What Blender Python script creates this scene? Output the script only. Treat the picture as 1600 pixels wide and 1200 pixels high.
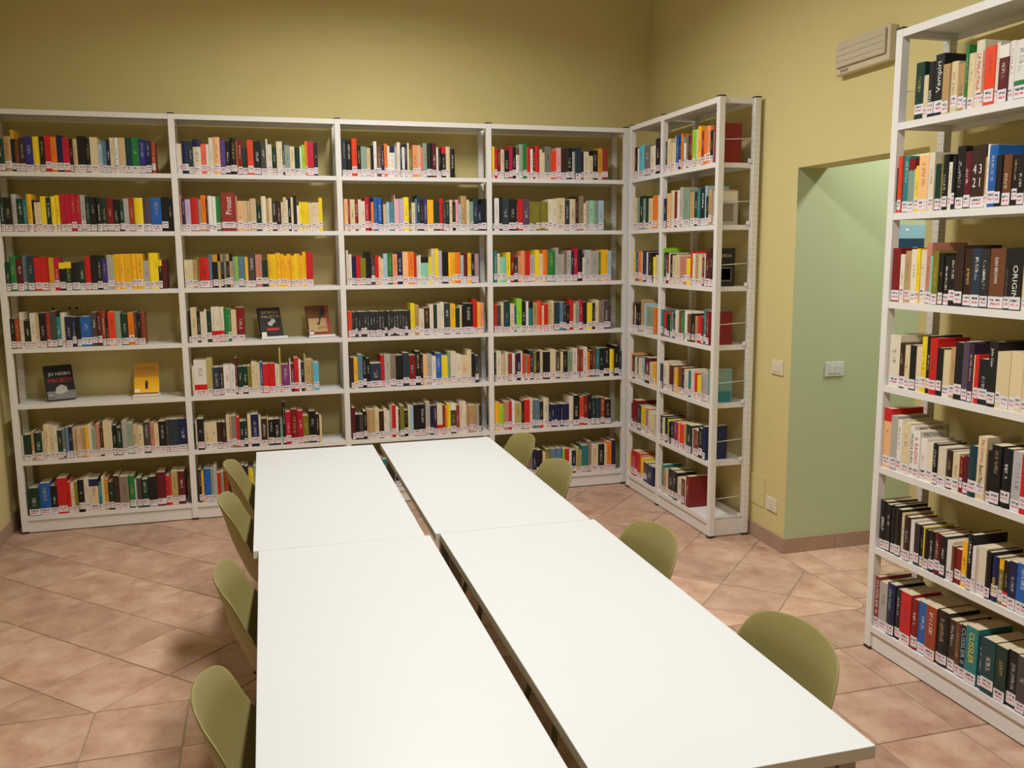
import bpy, bmesh, math, random
from mathutils import Vector, Matrix
random.seed(7)
for o in list(bpy.data.objects): bpy.data.objects.remove(o)
SC = bpy.context.scene
COL = SC.collection

# ------------------------------------------------------------------ camera
F, CX, CY, CZ = 1386.5, -2.5333, -5.9376, 1.7141
YAW, PITCH, ROLL = 0.2758, 0.1489, -0.0083
_cy, _sy, _cp, _sp = math.cos(YAW), math.sin(YAW), math.cos(PITCH), math.sin(PITCH)
FWD = Vector((_sy*_cp, _cy*_cp, -_sp)); _r = Vector((_cy, -_sy, 0)); _u = _r.cross(FWD)
RGT = math.cos(ROLL)*_r + math.sin(ROLL)*_u
UP = -math.sin(ROLL)*_r + math.cos(ROLL)*_u
CAM = Vector((CX, CY, CZ))
cd = bpy.data.cameras.new('camera'); cam = bpy.data.objects.new('camera', cd); COL.objects.link(cam)
cd.sensor_width = 36; cd.lens = F*36/1600; cd.clip_start = .05
M = Matrix.Identity(4)
for i in range(3):
    M[i][0] = RGT[i]; M[i][1] = UP[i]; M[i][2] = -FWD[i]; M[i][3] = CAM[i]
cam.matrix_world = M
SC.camera = cam
def proj(p):
    X = Vector(p)-CAM; z = X.dot(FWD)
    return 800+F*X.dot(RGT)/z, 600-F*X.dot(UP)/z

# ------------------------------------------------------------------ world and exposure
w = bpy.data.worlds.new('world'); SC.world = w; w.use_nodes = True
w.node_tree.nodes['Background'].inputs[0].default_value = (1, .9, .75, 1)
w.node_tree.nodes['Background'].inputs[1].default_value = 0.02
SC.view_settings.view_transform = 'Standard'; SC.view_settings.look = 'None'
SC.view_settings.exposure = 0.0; SC.view_settings.gamma = 1; SC.view_settings.use_curve_mapping = False
LAMP_W, PASS_W = 61, 34            # watts of each ceiling lamp, of the passage lamp
LAMP_C, PASS_C = (1, .978, .935), (1, .99, .92)

# ------------------------------------------------------------------ materials
def srgb(r, g, b):
    f = lambda c: c/12.92 if c <= .04045 else ((c+.055)/1.055)**2.4
    return (f(r/255), f(g/255), f(b/255), 1)
def new_mat(name):
    m = bpy.data.materials.new(name); m.use_nodes = True
    nt = m.node_tree; b = nt.nodes['Principled BSDF']
    return m, nt, b
def nd(nt, t, **k):
    n = nt.nodes.new(t)
    for a, v in k.items(): setattr(n, a, v)
    return n
def mat_plain(name, col, rough=.5, metal=0, noise=.04, scale=30, bump=0, spec=.5):
    m, nt, b = new_mat(name)
    tc = nd(nt, 'ShaderNodeTexCoord'); nz = nd(nt, 'ShaderNodeTexNoise'); nz.inputs['Scale'].default_value = scale
    nz.inputs['Detail'].default_value = 4
    nt.links.new(tc.outputs['Object'], nz.inputs['Vector'])
    mx = nd(nt, 'ShaderNodeMix', data_type='RGBA')
    c = Vector(col[:3])
    mx.inputs[6].default_value = (*(c*(1-noise)), 1); mx.inputs[7].default_value = (*(c*(1+noise)), 1)
    nt.links.new(nz.outputs['Fac'], mx.inputs[0]); nt.links.new(mx.outputs[2], b.inputs['Base Color'])
    b.inputs['Roughness'].default_value = rough; b.inputs['Metallic'].default_value = metal
    b.inputs['Specular IOR Level'].default_value = spec
    if bump:
        bp = nd(nt, 'ShaderNodeBump'); bp.inputs['Strength'].default_value = bump; bp.inputs['Distance'].default_value = .002
        nt.links.new(nz.outputs['Fac'], bp.inputs['Height']); nt.links.new(bp.outputs[0], b.inputs['Normal'])
    return m
MT = {}
MT['yellow'] = mat_plain('yellow_plaster', (.66, .57, .265), .85, noise=.035, scale=6, bump=.15, spec=.2)
MT['green'] = mat_plain('green_plaster', (.50, .56, .345), .8, noise=.03, scale=6, bump=.12, spec=.2)
MT['white_ceiling'] = mat_plain('white_ceiling_paint', (.62, .6, .54), .9, noise=.02, spec=.2)
MT['steel'] = mat_plain('white_painted_steel', (.80, .785, .765), .42, noise=.015, scale=12)
MT['table'] = mat_plain('white_laminate', (.65, .67, .685), .38, noise=.012, scale=4, spec=.4)
MT['tedge'] = mat_plain('table_edge_strip', (.74, .72, .68), .5, noise=.02)
MT['greymetal'] = mat_plain('grey_metal', (.36, .36, .36), .4, metal=.6, noise=.03)
MT['black'] = mat_plain('black_plastic', (.02, .02, .02), .5, noise=.05)
MT['olive'] = mat_plain('olive_polypropylene', (.25, .215, .072), .5, noise=.03, scale=60, spec=.4)
MT['oliveleg'] = mat_plain('dark_olive_metal', (.12, .115, .05), .45, noise=.03)
MT['ivoryplast'] = mat_plain('ivory_plastic', (.72, .66, .5), .4, noise=.02)
MT['greyplast'] = mat_plain('pale_grey_plastic', (.62, .66, .64), .35, noise=.02)
MT['baseboard'] = mat_plain('terracotta_skirting_tile', (.40, .26, .19), .5, noise=.15, scale=9, bump=.1)
MT['grout'] = mat_plain('grey_grout', (.33, .255, .19), .9, noise=.15, scale=40)
MT['pages'] = mat_plain('book_pages', (.70, .60, .42), .9, noise=.10, scale=220, spec=.1)
MT['paper'] = mat_plain('white_paper', (.83, .80, .80), .7, noise=.02)
MT['acrylic'] = mat_plain('milky_acrylic', (.75, .75, .73), .15, noise=.01)
MT['housing'] = mat_plain('cream_plastic_housing', (.60, .52, .37), .45, noise=.02)
MT['diffuser'] = mat_plain('frosted_diffuser', (.56, .49, .36), .3, noise=.05, scale=40)
MT['inkblack'] = mat_plain('black_ink', (.015, .014, .014), .6, noise=.02)
def ink(name, rgb):
    k = 'ink_'+name
    if k not in MT: MT[k] = mat_plain(k, srgb(*rgb), .6, noise=.02)
    return MT[k]
def tile_mat():
    m, nt, b = new_mat('terracotta_floor_tile')
    tc = nd(nt, 'ShaderNodeTexCoord'); oi = nd(nt, 'ShaderNodeObjectInfo')
    geo = nd(nt, 'ShaderNodeNewGeometry')
    ad = nd(nt, 'ShaderNodeVectorMath', operation='ADD'); sc = nd(nt, 'ShaderNodeVectorMath', operation='SCALE')
    cmb = nd(nt, 'ShaderNodeCombineXYZ')
    for i in range(3): nt.links.new(oi.outputs['Random'], cmb.inputs[i])
    nt.links.new(cmb.outputs[0], sc.inputs[0]); sc.inputs['Scale'].default_value = 40
    nt.links.new(geo.outputs['Position'], ad.inputs[0]); nt.links.new(sc.outputs[0], ad.inputs[1])
    n1 = nd(nt, 'ShaderNodeTexNoise'); n1.inputs['Scale'].default_value = 7; n1.inputs['Detail'].default_value = 8; n1.inputs['Roughness'].default_value = .62
    n1.inputs['Distortion'].default_value = .25
    nt.links.new(ad.outputs[0], n1.inputs['Vector'])
    r1 = nd(nt, 'ShaderNodeValToRGB'); e = r1.color_ramp.elements
    e[0].position = .30; e[0].color = (.40, .225, .155, 1); e[1].position = .72; e[1].color = (.64, .45, .335, 1)
    x = e.new(.5); x.color = (.52, .325, .23, 1)
    nt.links.new(n1.outputs['Fac'], r1.inputs[0])
    mr = nd(nt, 'ShaderNodeMapRange'); mr.inputs[3].default_value = .86; mr.inputs[4].default_value = 1.12
    nt.links.new(oi.outputs['Random'], mr.inputs[0])
    mu = nd(nt, 'ShaderNodeVectorMath', operation='SCALE')
    nt.links.new(r1.outputs[0], mu.inputs[0]); nt.links.new(mr.outputs[0], mu.inputs['Scale'])
    nt.links.new(mu.outputs[0], b.inputs['Base Color'])
    b.inputs['Roughness'].default_value = .42; b.inputs['Specular IOR Level'].default_value = .35
    bp = nd(nt, 'ShaderNodeBump'); bp.inputs['Strength'].default_value = .25; bp.inputs['Distance'].default_value = .003
    nt.links.new(n1.outputs['Fac'], bp.inputs['Height']); nt.links.new(bp.outputs[0], b.inputs['Normal'])
    return m
MT['tile'] = tile_mat()
def book_mat():
    # Col = cover colour (alpha: seed), Col2 = lettering colour, Col3 = band colour (alpha: >0 above v, <0 below -v)
    m, nt, b = new_mat('book_cover'); L = nt.links.new
    a1 = nd(nt, 'ShaderNodeAttribute', attribute_name='Col'); a2 = nd(nt, 'ShaderNodeAttribute', attribute_name='Col2'); a3 = nd(nt, 'ShaderNodeAttribute', attribute_name='Col3')
    uv = nd(nt, 'ShaderNodeUVMap', uv_map='UVMap'); sx = nd(nt, 'ShaderNodeSeparateXYZ'); L(uv.outputs[0], sx.inputs[0])
    def mth(op, x, y=None, clamp=False):
        n = nd(nt, 'ShaderNodeMath', operation=op, use_clamp=clamp)
        for i, q in enumerate((x, y)):
            if q is None: continue
            if isinstance(q, (int, float)): n.inputs[i].default_value = q
            else: L(q, n.inputs[i])
        return n.outputs[0]
    u, v = sx.outputs[0], sx.outputs[1]
    cmb = nd(nt, 'ShaderNodeCombineXYZ'); L(mth('MULTIPLY', u, 2.5), cmb.inputs[0]); L(mth('MULTIPLY', v, 55), cmb.inputs[1]); L(mth('MULTIPLY', a1.outputs['Alpha'], 91), cmb.inputs[2])
    nz = nd(nt, 'ShaderNodeTexNoise'); nz.inputs['Scale'].default_value = 1; nz.inputs['Detail'].default_value = 2; L(cmb.outputs[0], nz.inputs['Vector'])
    t = mth('GREATER_THAN', nz.outputs['Fac'], .52)
    cu = mth('LESS_THAN', mth('ABSOLUTE', mth('SUBTRACT', u, .5)), .17)
    # title occupies a seed-dependent stretch of the spine
    v0 = mth('ADD', mth('MULTIPLY', mth('FRACT', mth('MULTIPLY', a1.outputs['Alpha'], 7.3)), .25), .30)
    v1 = mth('ADD', mth('MULTIPLY', mth('FRACT', mth('MULTIPLY', a1.outputs['Alpha'], 3.7)), .3), .62)
    mask = mth('MULTIPLY', mth('MULTIPLY', t, cu), mth('MULTIPLY', mth('GREATER_THAN', v, v0), mth('LESS_THAN', v, v1)))
    mask = mth('MULTIPLY', mask, a2.outputs['Alpha'])
    # band
    al = a3.outputs['Alpha']
    hi = mth('MULTIPLY', mth('GREATER_THAN', al, .001), mth('GREATER_THAN', v, al))
    lo = mth('MULTIPLY', mth('LESS_THAN', al, -.001), mth('LESS_THAN', v, mth('MULTIPLY', al, -1)))
    band = mth('ADD', hi, lo, True)
    m1 = nd(nt, 'ShaderNodeMix', data_type='RGBA'); L(band, m1.inputs[0]); L(a1.outputs['Color'], m1.inputs[6]); L(a3.outputs['Color'], m1.inputs[7])
    m2 = nd(nt, 'ShaderNodeMix', data_type='RGBA'); L(mask, m2.inputs[0]); L(m1.outputs[2], m2.inputs[6]); L(a2.outputs['Color'], m2.inputs[7])
    L(m2.outputs[2], b.inputs['Base Color']); b.inputs['Roughness'].default_value = .38; b.inputs['Specular IOR Level'].default_value = .4
    return m
MT['cover'] = book_mat()
def label_mat():
    # white sticker, a row of black strokes above a row of red strokes
    m, nt, b = new_mat('spine_sticker'); L = nt.links.new
    uv = nd(nt, 'ShaderNodeUVMap', uv_map='UVMap'); sx = nd(nt, 'ShaderNodeSeparateXYZ'); L(uv.outputs[0], sx.inputs[0])
    a1 = nd(nt, 'ShaderNodeAttribute', attribute_name='Col')
    def mth(op, x, y=None):
        n = nd(nt, 'ShaderNodeMath', operation=op)
        for i, q in enumerate((x, y)):
            if q is None: continue
            if isinstance(q, (int, float)): n.inputs[i].default_value = q
            else: L(q, n.inputs[i])
        return n.outputs[0]
    u, v = sx.outputs[0], sx.outputs[1]
    cmb = nd(nt, 'ShaderNodeCombineXYZ'); L(mth('MULTIPLY', u, 9), cmb.inputs[0]); L(mth('MULTIPLY', v, 9), cmb.inputs[1]); L(mth('MULTIPLY', a1.outputs['Alpha'], 57), cmb.inputs[2])
    nz = nd(nt, 'ShaderNodeTexNoise'); nz.inputs['Scale'].default_value = 1; nz.inputs['Detail'].default_value = 1; L(cmb.outputs[0], nz.inputs['Vector'])
    st = mth('GREATER_THAN', nz.outputs['Fac'], .47)
    def rows(lo, hi): return mth('MULTIPLY', mth('GREATER_THAN', v, lo), mth('LESS_THAN', v, hi))
    cu = mth('LESS_THAN', mth('ABSOLUTE', mth('SUBTRACT', u, .5)), .33)
    bk = mth('MULTIPLY', mth('MULTIPLY', st, cu), rows(.60, .80)); rd = mth('MULTIPLY', mth('MULTIPLY', st, cu), rows(.26, .44))
    m1 = nd(nt, 'ShaderNodeMix', data_type='RGBA'); L(bk, m1.inputs[0]); m1.inputs[6].default_value = (.79, .75, .79, 1); m1.inputs[7].default_value = (.03, .03, .04, 1)
    m2 = nd(nt, 'ShaderNodeMix', data_type='RGBA'); L(rd, m2.inputs[0]); L(m1.outputs[2], m2.inputs[6]); m2.inputs[7].default_value = (.70, .10, .13, 1)
    L(m2.outputs[2], b.inputs['Base Color']); b.inputs['Roughness'].default_value = .3
    return m
MT['label'] = label_mat()
def perf_mat():
    # white steel upright with two columns of punched holes
    m, nt, b = new_mat('perforated_white_steel'); L = nt.links.new
    tc = nd(nt, 'ShaderNodeTexCoord'); sx = nd(nt, 'ShaderNodeSeparateXYZ'); L(tc.outputs['Object'], sx.inputs[0])
    def mth(op, x, y=None):
        n = nd(nt, 'ShaderNodeMath', operation=op)
        for i, q in enumerate((x, y)):
            if q is None: continue
            if isinstance(q, (int, float)): n.inputs[i].default_value = q
            else: L(q, n.inputs[i])
        return n.outputs[0]
    fz = mth('SUBTRACT', mth('FRACT', mth('MULTIPLY', sx.outputs[2], 1/.032)), .5)
    dz = mth('MULTIPLY', fz, .032)
    out = None
    for ax in (0, 1):
        dx = mth('SUBTRACT', mth('ABSOLUTE', sx.outputs[ax]), .009)
        dd = mth('LESS_THAN', mth('ADD', mth('MULTIPLY', dz, dz), mth('MULTIPLY', dx, dx)), .0026**2)
        out = dd if out is None else mth('MAXIMUM', out, dd)
    m1 = nd(nt, 'ShaderNodeMix', data_type='RGBA'); L(out, m1.inputs[0]); m1.inputs[6].default_value = (.78, .765, .74, 1); m1.inputs[7].default_value = (.34, .33, .31, 1)
    L(m1.outputs[2], b.inputs['Base Color']); b.inputs['Roughness'].default_value = .45
    return m
MT['perf'] = perf_mat()
def emit_mat(name, col, s):
    m, nt, b = new_mat(name)
    b.inputs['Emission Color'].default_value = (*col, 1); b.inputs['Emission Strength'].default_value = s
    b.inputs['Base Color'].default_value = (.8, .8, .8, 1)
    return m

# ------------------------------------------------------------------ mesh helpers
def add_box(bm, x0, x1, y0, y1, z0, z1, mi=0):
    vs = [bm.verts.new((x, y, z)) for x in (x0, x1) for y in (y0, y1) for z in (z0, z1)]
    for q in ((0, 1, 3, 2), (4, 6, 7, 5), (0, 4, 5, 1), (2, 3, 7, 6), (0, 2, 6, 4), (1, 5, 7, 3)):
        f = bm.faces.new([vs[i] for i in q]); f.material_index = mi
    return vs
def add_prism(bm, poly, z0, z1, mi=0):
    n = len(poly); lo = [bm.verts.new((p[0], p[1], z0)) for p in poly]; hi = [bm.verts.new((p[0], p[1], z1)) for p in poly]
    bm.faces.new(list(reversed(lo))).material_index = mi; bm.faces.new(hi).material_index = mi
    for i in range(n):
        bm.faces.new((lo[i], lo[(i+1) % n], hi[(i+1) % n], hi[i])).material_index = mi
def add_tube(bm, pts, r, seg=8):
    rings = []
    for i, p in enumerate(pts):
        p = Vector(p); a = Vector(pts[max(i-1, 0)]); c = Vector(pts[min(i+1, len(pts)-1)])
        d = (c-a).normalized(); s = d.orthogonal().normalized() if i == 0 else (s - d*s.dot(d)).normalized()
        t = d.cross(s); rr = r[i] if isinstance(r, (list, tuple)) else r
        rings.append([bm.verts.new(p + s*math.cos(2*math.pi*k/seg)*rr + t*math.sin(2*math.pi*k/seg)*rr) for k in range(seg)])
    for a, b in zip(rings, rings[1:]):
        for k in range(seg): bm.faces.new((a[k], a[(k+1) % seg], b[(k+1) % seg], b[k]))
    bm.faces.new(list(reversed(rings[0]))); bm.faces.new(rings[-1])
def mesh_of(bm, name, bevel=0, seg=2):
    if bevel: bmesh.ops.bevel(bm, geom=bm.edges[:], offset=bevel, segments=seg, affect='EDGES', profile=.5)
    bmesh.ops.recalc_face_normals(bm, faces=bm.faces[:])
    me = bpy.data.meshes.new(name); bm.to_mesh(me); bm.free(); return me
def link(name, me, mats, parent=None, loc=None, rotz=0, smooth=False):
    o = bpy.data.objects.new(name, me); COL.objects.link(o)
    if me is not None:
        if not me.materials:
            for m in (mats if isinstance(mats, list) else [mats]): me.materials.append(m)
        if smooth:
            for p in me.polygons: p.use_smooth = True
    if parent: o.parent = parent
    if loc: o.location = loc
    if rotz: o.rotation_euler = (0, 0, rotz)
    return o
def obj(name, bm, mats, parent=None, loc=None, rotz=0, bevel=0, smooth=False, seg=2):
    return link(name, mesh_of(bm, name, bevel, seg), mats, parent, loc, rotz, smooth)
def box(name, x0, x1, y0, y1, z0, z1, mats, parent=None, loc=None, rotz=0, bevel=0):
    bm = bmesh.new(); add_box(bm, x0, x1, y0, y1, z0, z1); return obj(name, bm, mats, parent, loc, rotz, bevel)
def tag(o, label, cat, group=None):
    o['label'] = label; o['category'] = cat
    if group: o['group'] = group
    return o
def thing(name, label, cat, loc=(0, 0, 0), rotz=0, group=None):
    o = link(name, None, None, None, loc, rotz); o.empty_display_size = .1
    return tag(o, label, cat, group)
def struct(o, label=None):
    o['kind'] = 'structure'
    if label: o['label'] = label
    return o
def copy_tree(o, parent=None):
    c = o.copy(); COL.objects.link(c); c.parent = parent
    for ch in list(o.children): copy_tree(ch, c)
    return c
def text_mesh(s, length, cap, align='CENTER'):
    """flat lettering in the XY plane, centred, squeezed to length x cap height"""
    cu = bpy.data.curves.new('lettering', 'FONT'); cu.body = s; cu.align_x = 'CENTER'; cu.align_y = 'CENTER'; cu.resolution_u = 2
    t = bpy.data.objects.new('lettering', cu); COL.objects.link(t)
    dg = bpy.context.evaluated_depsgraph_get(); dg.update()
    me = bpy.data.meshes.new_from_object(t.evaluated_get(dg)); bpy.data.objects.remove(t); bpy.data.curves.remove(cu)
    xs = [v.co.x for v in me.vertices]; ys = [v.co.y for v in me.vertices]
    if not xs: return None
    cx, cy = (min(xs)+max(xs))/2, (min(ys)+max(ys))/2; kx = length/max(max(xs)-min(xs), 1e-6); ky = cap/max(max(ys)-min(ys), 1e-6)
    for v in me.vertices: v.co = ((v.co.x-cx)*kx, (v.co.y-cy)*ky, 0)
    return me

# ------------------------------------------------------------------ the room shell
def xw(y): return .31 - .0225*(.3-y)          # inner face of the right wall (not quite square)
YB, XL, YF, ZC, WT = .30, -4.085, -9.0, 4.1, .18
DY0, DY1, DZ = -1.69, -2.69, 2.14             # doorway opening
struct(box('wall_back', XL-.2, .6, YB, YB+.2, -.1, ZC, MT['yellow']))
struct(box('wall_left', XL-.2, XL, YF, YB, -.1, ZC, MT['yellow']))
struct(box('wall_front', XL-.2, .6, YF-.2, YF, -.1, ZC, MT['yellow']))
bm = bmesh.new()
def wseg(y0, y1, z0, z1):
    add_prism(bm, [(xw(y0), y0), (xw(y1), y1), (xw(y1)+WT, y1), (xw(y0)+WT, y0)], z0, z1)
wseg(YB, DY0, -.1, ZC); wseg(DY0, DY1, DZ, ZC); wseg(DY1, YF, -.1, ZC)
bmesh.ops.recalc_face_normals(bm, faces=bm.faces[:])
for f in bm.faces:
    c = f.calc_center_median()
    if abs(c.y-DY0) < .01 and c.z < DZ and f.normal.y < -.9: f.material_index = 1
    if f.normal.x > .9: f.material_index = 1
struct(obj('wall_right', bm, [MT['yellow'], MT['green']]))
struct(box('ceiling', XL-.2, .6, YF-.2, YB+.2, ZC, ZC+.15, MT['white_ceiling']))
# passage behind the doorway
PX0, PX1, PY1, PZ = .44, 3.2, -4.4, 3.3
struct(box('wall_passage_side', xw(DY0)+WT, PX1, DY0, DY0+.15, -.1, PZ, MT['green']))
struct(box('wall_passage_end', PX1, PX1+.15, PY1, DY0, -.1, PZ, MT['green']))
struct(box('wall_passage_return', PX0+.05, PX1, PY1-.15, PY1, -.1, PZ, MT['green']))
struct(box('ceiling_passage', .3, PX1+.15, PY1-.15, DY0+.15, PZ, PZ+.1, MT['white_ceiling']))
# skirting tiles
def skirting(name, p0, p1, nrm, h=.088, t=.012, piece=.34):
    p0, p1 = Vector(p0), Vector(p1); L = (p1-p0).length; d = (p1-p0)/L; n = Vector(nrm)
    root = struct(box(name, 0, L, 0, t*.5, 0, h*.97, MT['grout'], None, (p0.x, p0.y, 0), math.atan2(d.y, d.x)))
    k = 0; s = 1 if Vector((-d.y, d.x)).dot(n) > 0 else -1
    if s < 0:
        for v in root.data.vertices: v.co.y *= -1
    while k*piece < L-.01:
        a, b = k*piece+.001, min((k+1)*piece-.001, L)
        box('skirting_tile', a, b, min(0, s*t), max(0, s*t), 0, h, MT['baseboard'], root, bevel=.002); k += 1
skirting('baseboard_right', (xw(.0), 0.0), (xw(DY0), DY0), (-1, 0))
skirting('baseboard_passage', (xw(DY0)-.012, DY0), (2.6, DY0), (0, -1))
skirting('baseboard_left', (XL, -6.0), (XL, YB), (1, 0))
skirting('baseboard_right_near', (xw(DY1), DY1), (xw(-6.0), -6.0), (-1, 0))

# ------------------------------------------------------------------ floor and its tiles
floor = struct(box('floor', XL-.2, PX1+.2, YF-.2, YB+.2, -.12, -.004, MT['grout']))
def clip(poly, a, b, c):          # keep a*x+b*y<=c
    out = []
    for i in range(len(poly)):
        p, q = poly[i], poly[(i+1) % len(poly)]; dp = a*p[0]+b*p[1]-c; dq = a*q[0]+b*q[1]-c
        if dp <= 0: out.append(p)
        if dp*dq < 0:
            t = dp/(dp-dq); out.append((p[0]+(q[0]-p[0])*t, p[1]+(q[1]-p[1])*t))
    return out
def area(p): return abs(sum(p[i][0]*p[(i+1) % len(p)][1]-p[(i+1) % len(p)][0]*p[i][1] for i in range(len(p))))/2
ntile = 0
def tile(poly, bounds):
    global ntile
    for h in bounds:
        poly = clip(poly, *h)
        if len(poly) < 3: return
    if area(poly) < .002: return
    cx = sum(p[0] for p in poly)/len(poly); cy = sum(p[1] for p in poly)/len(poly)
    bm = bmesh.new(); pl = [(p[0]-cx, p[1]-cy) for p in poly]
    zt = random.uniform(-.0008, .0006)
    n = len(pl); lo = [bm.verts.new((p[0], p[1], -.006)) for p in pl]; mid = [bm.verts.new((p[0], p[1], zt-.0015)) for p in pl]
    r = [Vector(p).length or 1 for p in pl]; hi = [bm.verts.new((p[0]*(1-.003/q), p[1]*(1-.003/q), zt)) for p, q in zip(pl, r)]
    bm.faces.new(hi)
    for i in range(n):
        j = (i+1) % n; bm.faces.new((lo[i], lo[j], mid[j], mid[i])); bm.faces.new((mid[i], mid[j], hi[j], hi[i]))
    obj('floor_tile', bm, MT['tile'], floor, (cx, cy, 0)); ntile += 1
G = .0026                         # half joint
T = .343; YS = -2.485; XS = .225
diag = [(-1, 0, -XL), (1, 0, XS-G), (0, 1, YB), (0, -1, -(YS+G))]
S2 = math.sqrt(.5)
for i in range(-20, 20):
    for j in range(-20, 20):
        p0, q0 = -1.285+i*T, 1.203+j*T
        pq = [(p0+G, q0+G), (p0+T-G, q0+G), (p0+T-G, q0+T-G), (p0+G, q0+T-G)]
        xy = [((p+q)*S2, (p-q)*S2) for p, q in pq]
        if max(p[0] for p in xy) <= XS-G: tile(xy, diag)
        else:                     # at the wall the field runs on under the skirting, at the doorway it stops at the threshold
            tile(xy, [(1, 0, .31), (0, 1, YB), (0, -1, -DY0)]); tile(xy, [(1, 0, XS-G), (0, 1, DY0), (0, -1, -(YS+G))])
for i in range(-14, 3):
    for j in range(0, 11):
        x0, y1 = -.19+i*.335, YS-j*.343
        if y1 < -6.3: continue
        tile([(x0+G, y1-.343+G), (x0+.335-G, y1-.343+G), (x0+.335-G, y1-G), (x0+G, y1-G)], [(-1, 0, -XL), (1, 0, XS+.05 if y1 < DY1 else XS-G)])
for i in range(0, 8):             # threshold strip and passage
    x0, x1 = (XS, .392) if i == 0 else (.392+(i-1)*.343, .392+i*.343)
    for j in range(0, 5 if i else 3):
        y1 = DY0-j*.343 + (-.0 if i % 2 else .0)
        tile([(x0+G, y1-.343+G), (x1-G, y1-.343+G), (x1-G, y1-G), (x0+G, y1-G)], [(0, 1, DY0)] + ([(0, -1, -DY1)] if i == 0 else []))

# ------------------------------------------------------------------ bookcases
LV = [2.2008, 1.8514, 1.4984, 1.1537, .8093, .4586, .1082]       # upper faces of the seven shelves
ZT = 2.5562; DEP = .26; PW = .036; XR, XN = -.0124, -.0725
UB = [-4, -3, -2, -1, 0]; UR = [-.0867, -.5891, -1.3143]; UN = [-2.8550, -3.8550]
def bookcase(label, loc, rotz, pos, rods=(), group='white steel bookcases'):
    """local frame: X along the row, Y into the case, front face at y=0"""
    root = thing('bookcase', label, 'bookcase', loc, rotz, None)
    for p in pos:
        for rear in (0, 1):
            y0 = 0 if not rear else DEP-.036
            bm = bmesh.new(); add_box(bm, -PW/2, PW/2, -.018, .018, .012, ZT+.002)
            u = obj('upright', bm, MT['perf'] if rear else MT['steel'], root, (p, y0+.018, 0), bevel=.0015)
            box('cap', -PW/2-.001, PW/2+.001, -.019, .019, ZT+.002, ZT+.009, MT['black'], u)
            box('foot', -PW/2-.001, PW/2+.001, -.019, .019, 0, .012, MT['black'], u)
    for a, b in zip(pos, pos[1:]):
        x0, x1 = a+PW/2+.0005, b-PW/2-.0005
        for k, z in enumerate(LV):
            bm = bmesh.new(); lip = .027; t = .003
            add_box(bm, x0, x1, .001, DEP-.001, z-t, z)
            add_box(bm, x0, x1, .001, .004, z-lip, z-t); add_box(bm, x0, x1, DEP-.004, DEP-.001, z-lip, z-t)
            add_box(bm, x0, x0+.003, .004, DEP-.004, z-lip, z-t); add_box(bm, x1-.003, x1, .004, DEP-.004, z-lip, z-t)
            obj('shelf', bm, MT['steel'], root)
        bm = bmesh.new(); z = ZT
        add_box(bm, x0, x1, .001, DEP-.001, z-.003, z); add_box(bm, x0, x1, .001, .004, z-.030, z-.003); add_box(bm, x0, x1, DEP-.004, DEP-.001, z-.030, z-.003)
        add_box(bm, x0, x0+.003, .004, DEP-.004, z-.03, z-.003); add_box(bm, x1-.003, x1, .004, DEP-.004, z-.03, z-.003)
        obj('top_panel', bm, MT['steel'], root)
        box('plinth', x0, x1, .010, .013, .006, LV[6]-.027, MT['steel'], root)
    for e in (pos[0], pos[-1]):
        box('end_plinth', e-.0015, e+.0015, .0375, DEP-.0375, .006, LV[6]-.004, MT['steel'], root)
        box('end_top_rail', e-.0015, e+.0015, .0375, DEP-.0375, ZT-.03, ZT, MT['steel'], root)
    for e in rods:
        for z in LV:
            bm = bmesh.new(); add_tube(bm, [(e, .036, z+.125), (e, DEP-.036, z+.135)], .0022, 6); obj('side_rod', bm, MT['steel'], root, smooth=True)
        for z in LV:
            box('shelf_clip', e-.006, e+.004, DEP-.062, DEP-.040, z+.0005, z+.022, MT['steel'], root, bevel=.002)
    return root
bookcase('long white steel bookcase of four bays along the back wall', (0, 0, 0), 0, UB)
bookcase('white steel bookcase of two narrow bays in the corner, beside the light switches', (XR, 0, 0), -math.pi/2, [-y for y in UR], rods=[-UR[2]])
bookcase('white steel bookcase of one tall bay standing past the doorway', (XN, 0, 0), -math.pi/2, [-y for y in UN], rods=[-UN[0]])

# ------------------------------------------------------------------ books
PAL = dict(black=(28, 27, 29), charcoal=(48, 47, 48), darkgrey=(72, 68, 64), grey=(120, 116, 110), lightgrey=(176, 172, 165), silver=(190, 188, 190), white=(232, 228, 222),
 ivory=(226, 216, 194), cream=(222, 204, 164), beige=(205, 180, 140), tan=(186, 152, 104), khaki=(186, 170, 104), taupe=(138, 122, 108),
 brown=(110, 68, 42), darkbrown=(58, 40, 32), rust=(158, 66, 36), brick=(150, 56, 44), rose=(196, 130, 112), salmon=(236, 150, 106), peach=(240, 186, 132), coral=(232, 110, 92),
 red=(206, 34, 34), crimson=(190, 26, 58), darkred=(128, 28, 30), maroon=(96, 26, 36), pink=(232, 170, 180), magenta=(160, 36, 100), mauve=(176, 140, 150),
 orange=(236, 124, 34), scarlet=(232, 70, 34), amber=(246, 184, 34), yellow=(244, 214, 36), ochre=(206, 150, 44), olive=(130, 122, 44), lime=(150, 210, 50),
 green=(40, 124, 62), darkgreen=(24, 56, 44), sage=(138, 160, 140), mint=(140, 206, 176), teal=(40, 126, 128), darkteal=(26, 66, 72), seagreen=(120, 160, 150),
 navy=(28, 36, 76), blue=(34, 98, 176), indigo=(56, 48, 128), steel=(92, 130, 152), lightblue=(164, 196, 212), skyblue=(96, 190, 214), slate=(44, 58, 72), lilac=(190, 176, 214), violet=(98, 66, 140), purple=(134, 60, 124), darkpurple=(56, 38, 60), plum=(86, 70, 86))
WORD = {k: k for k in PAL}
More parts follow.
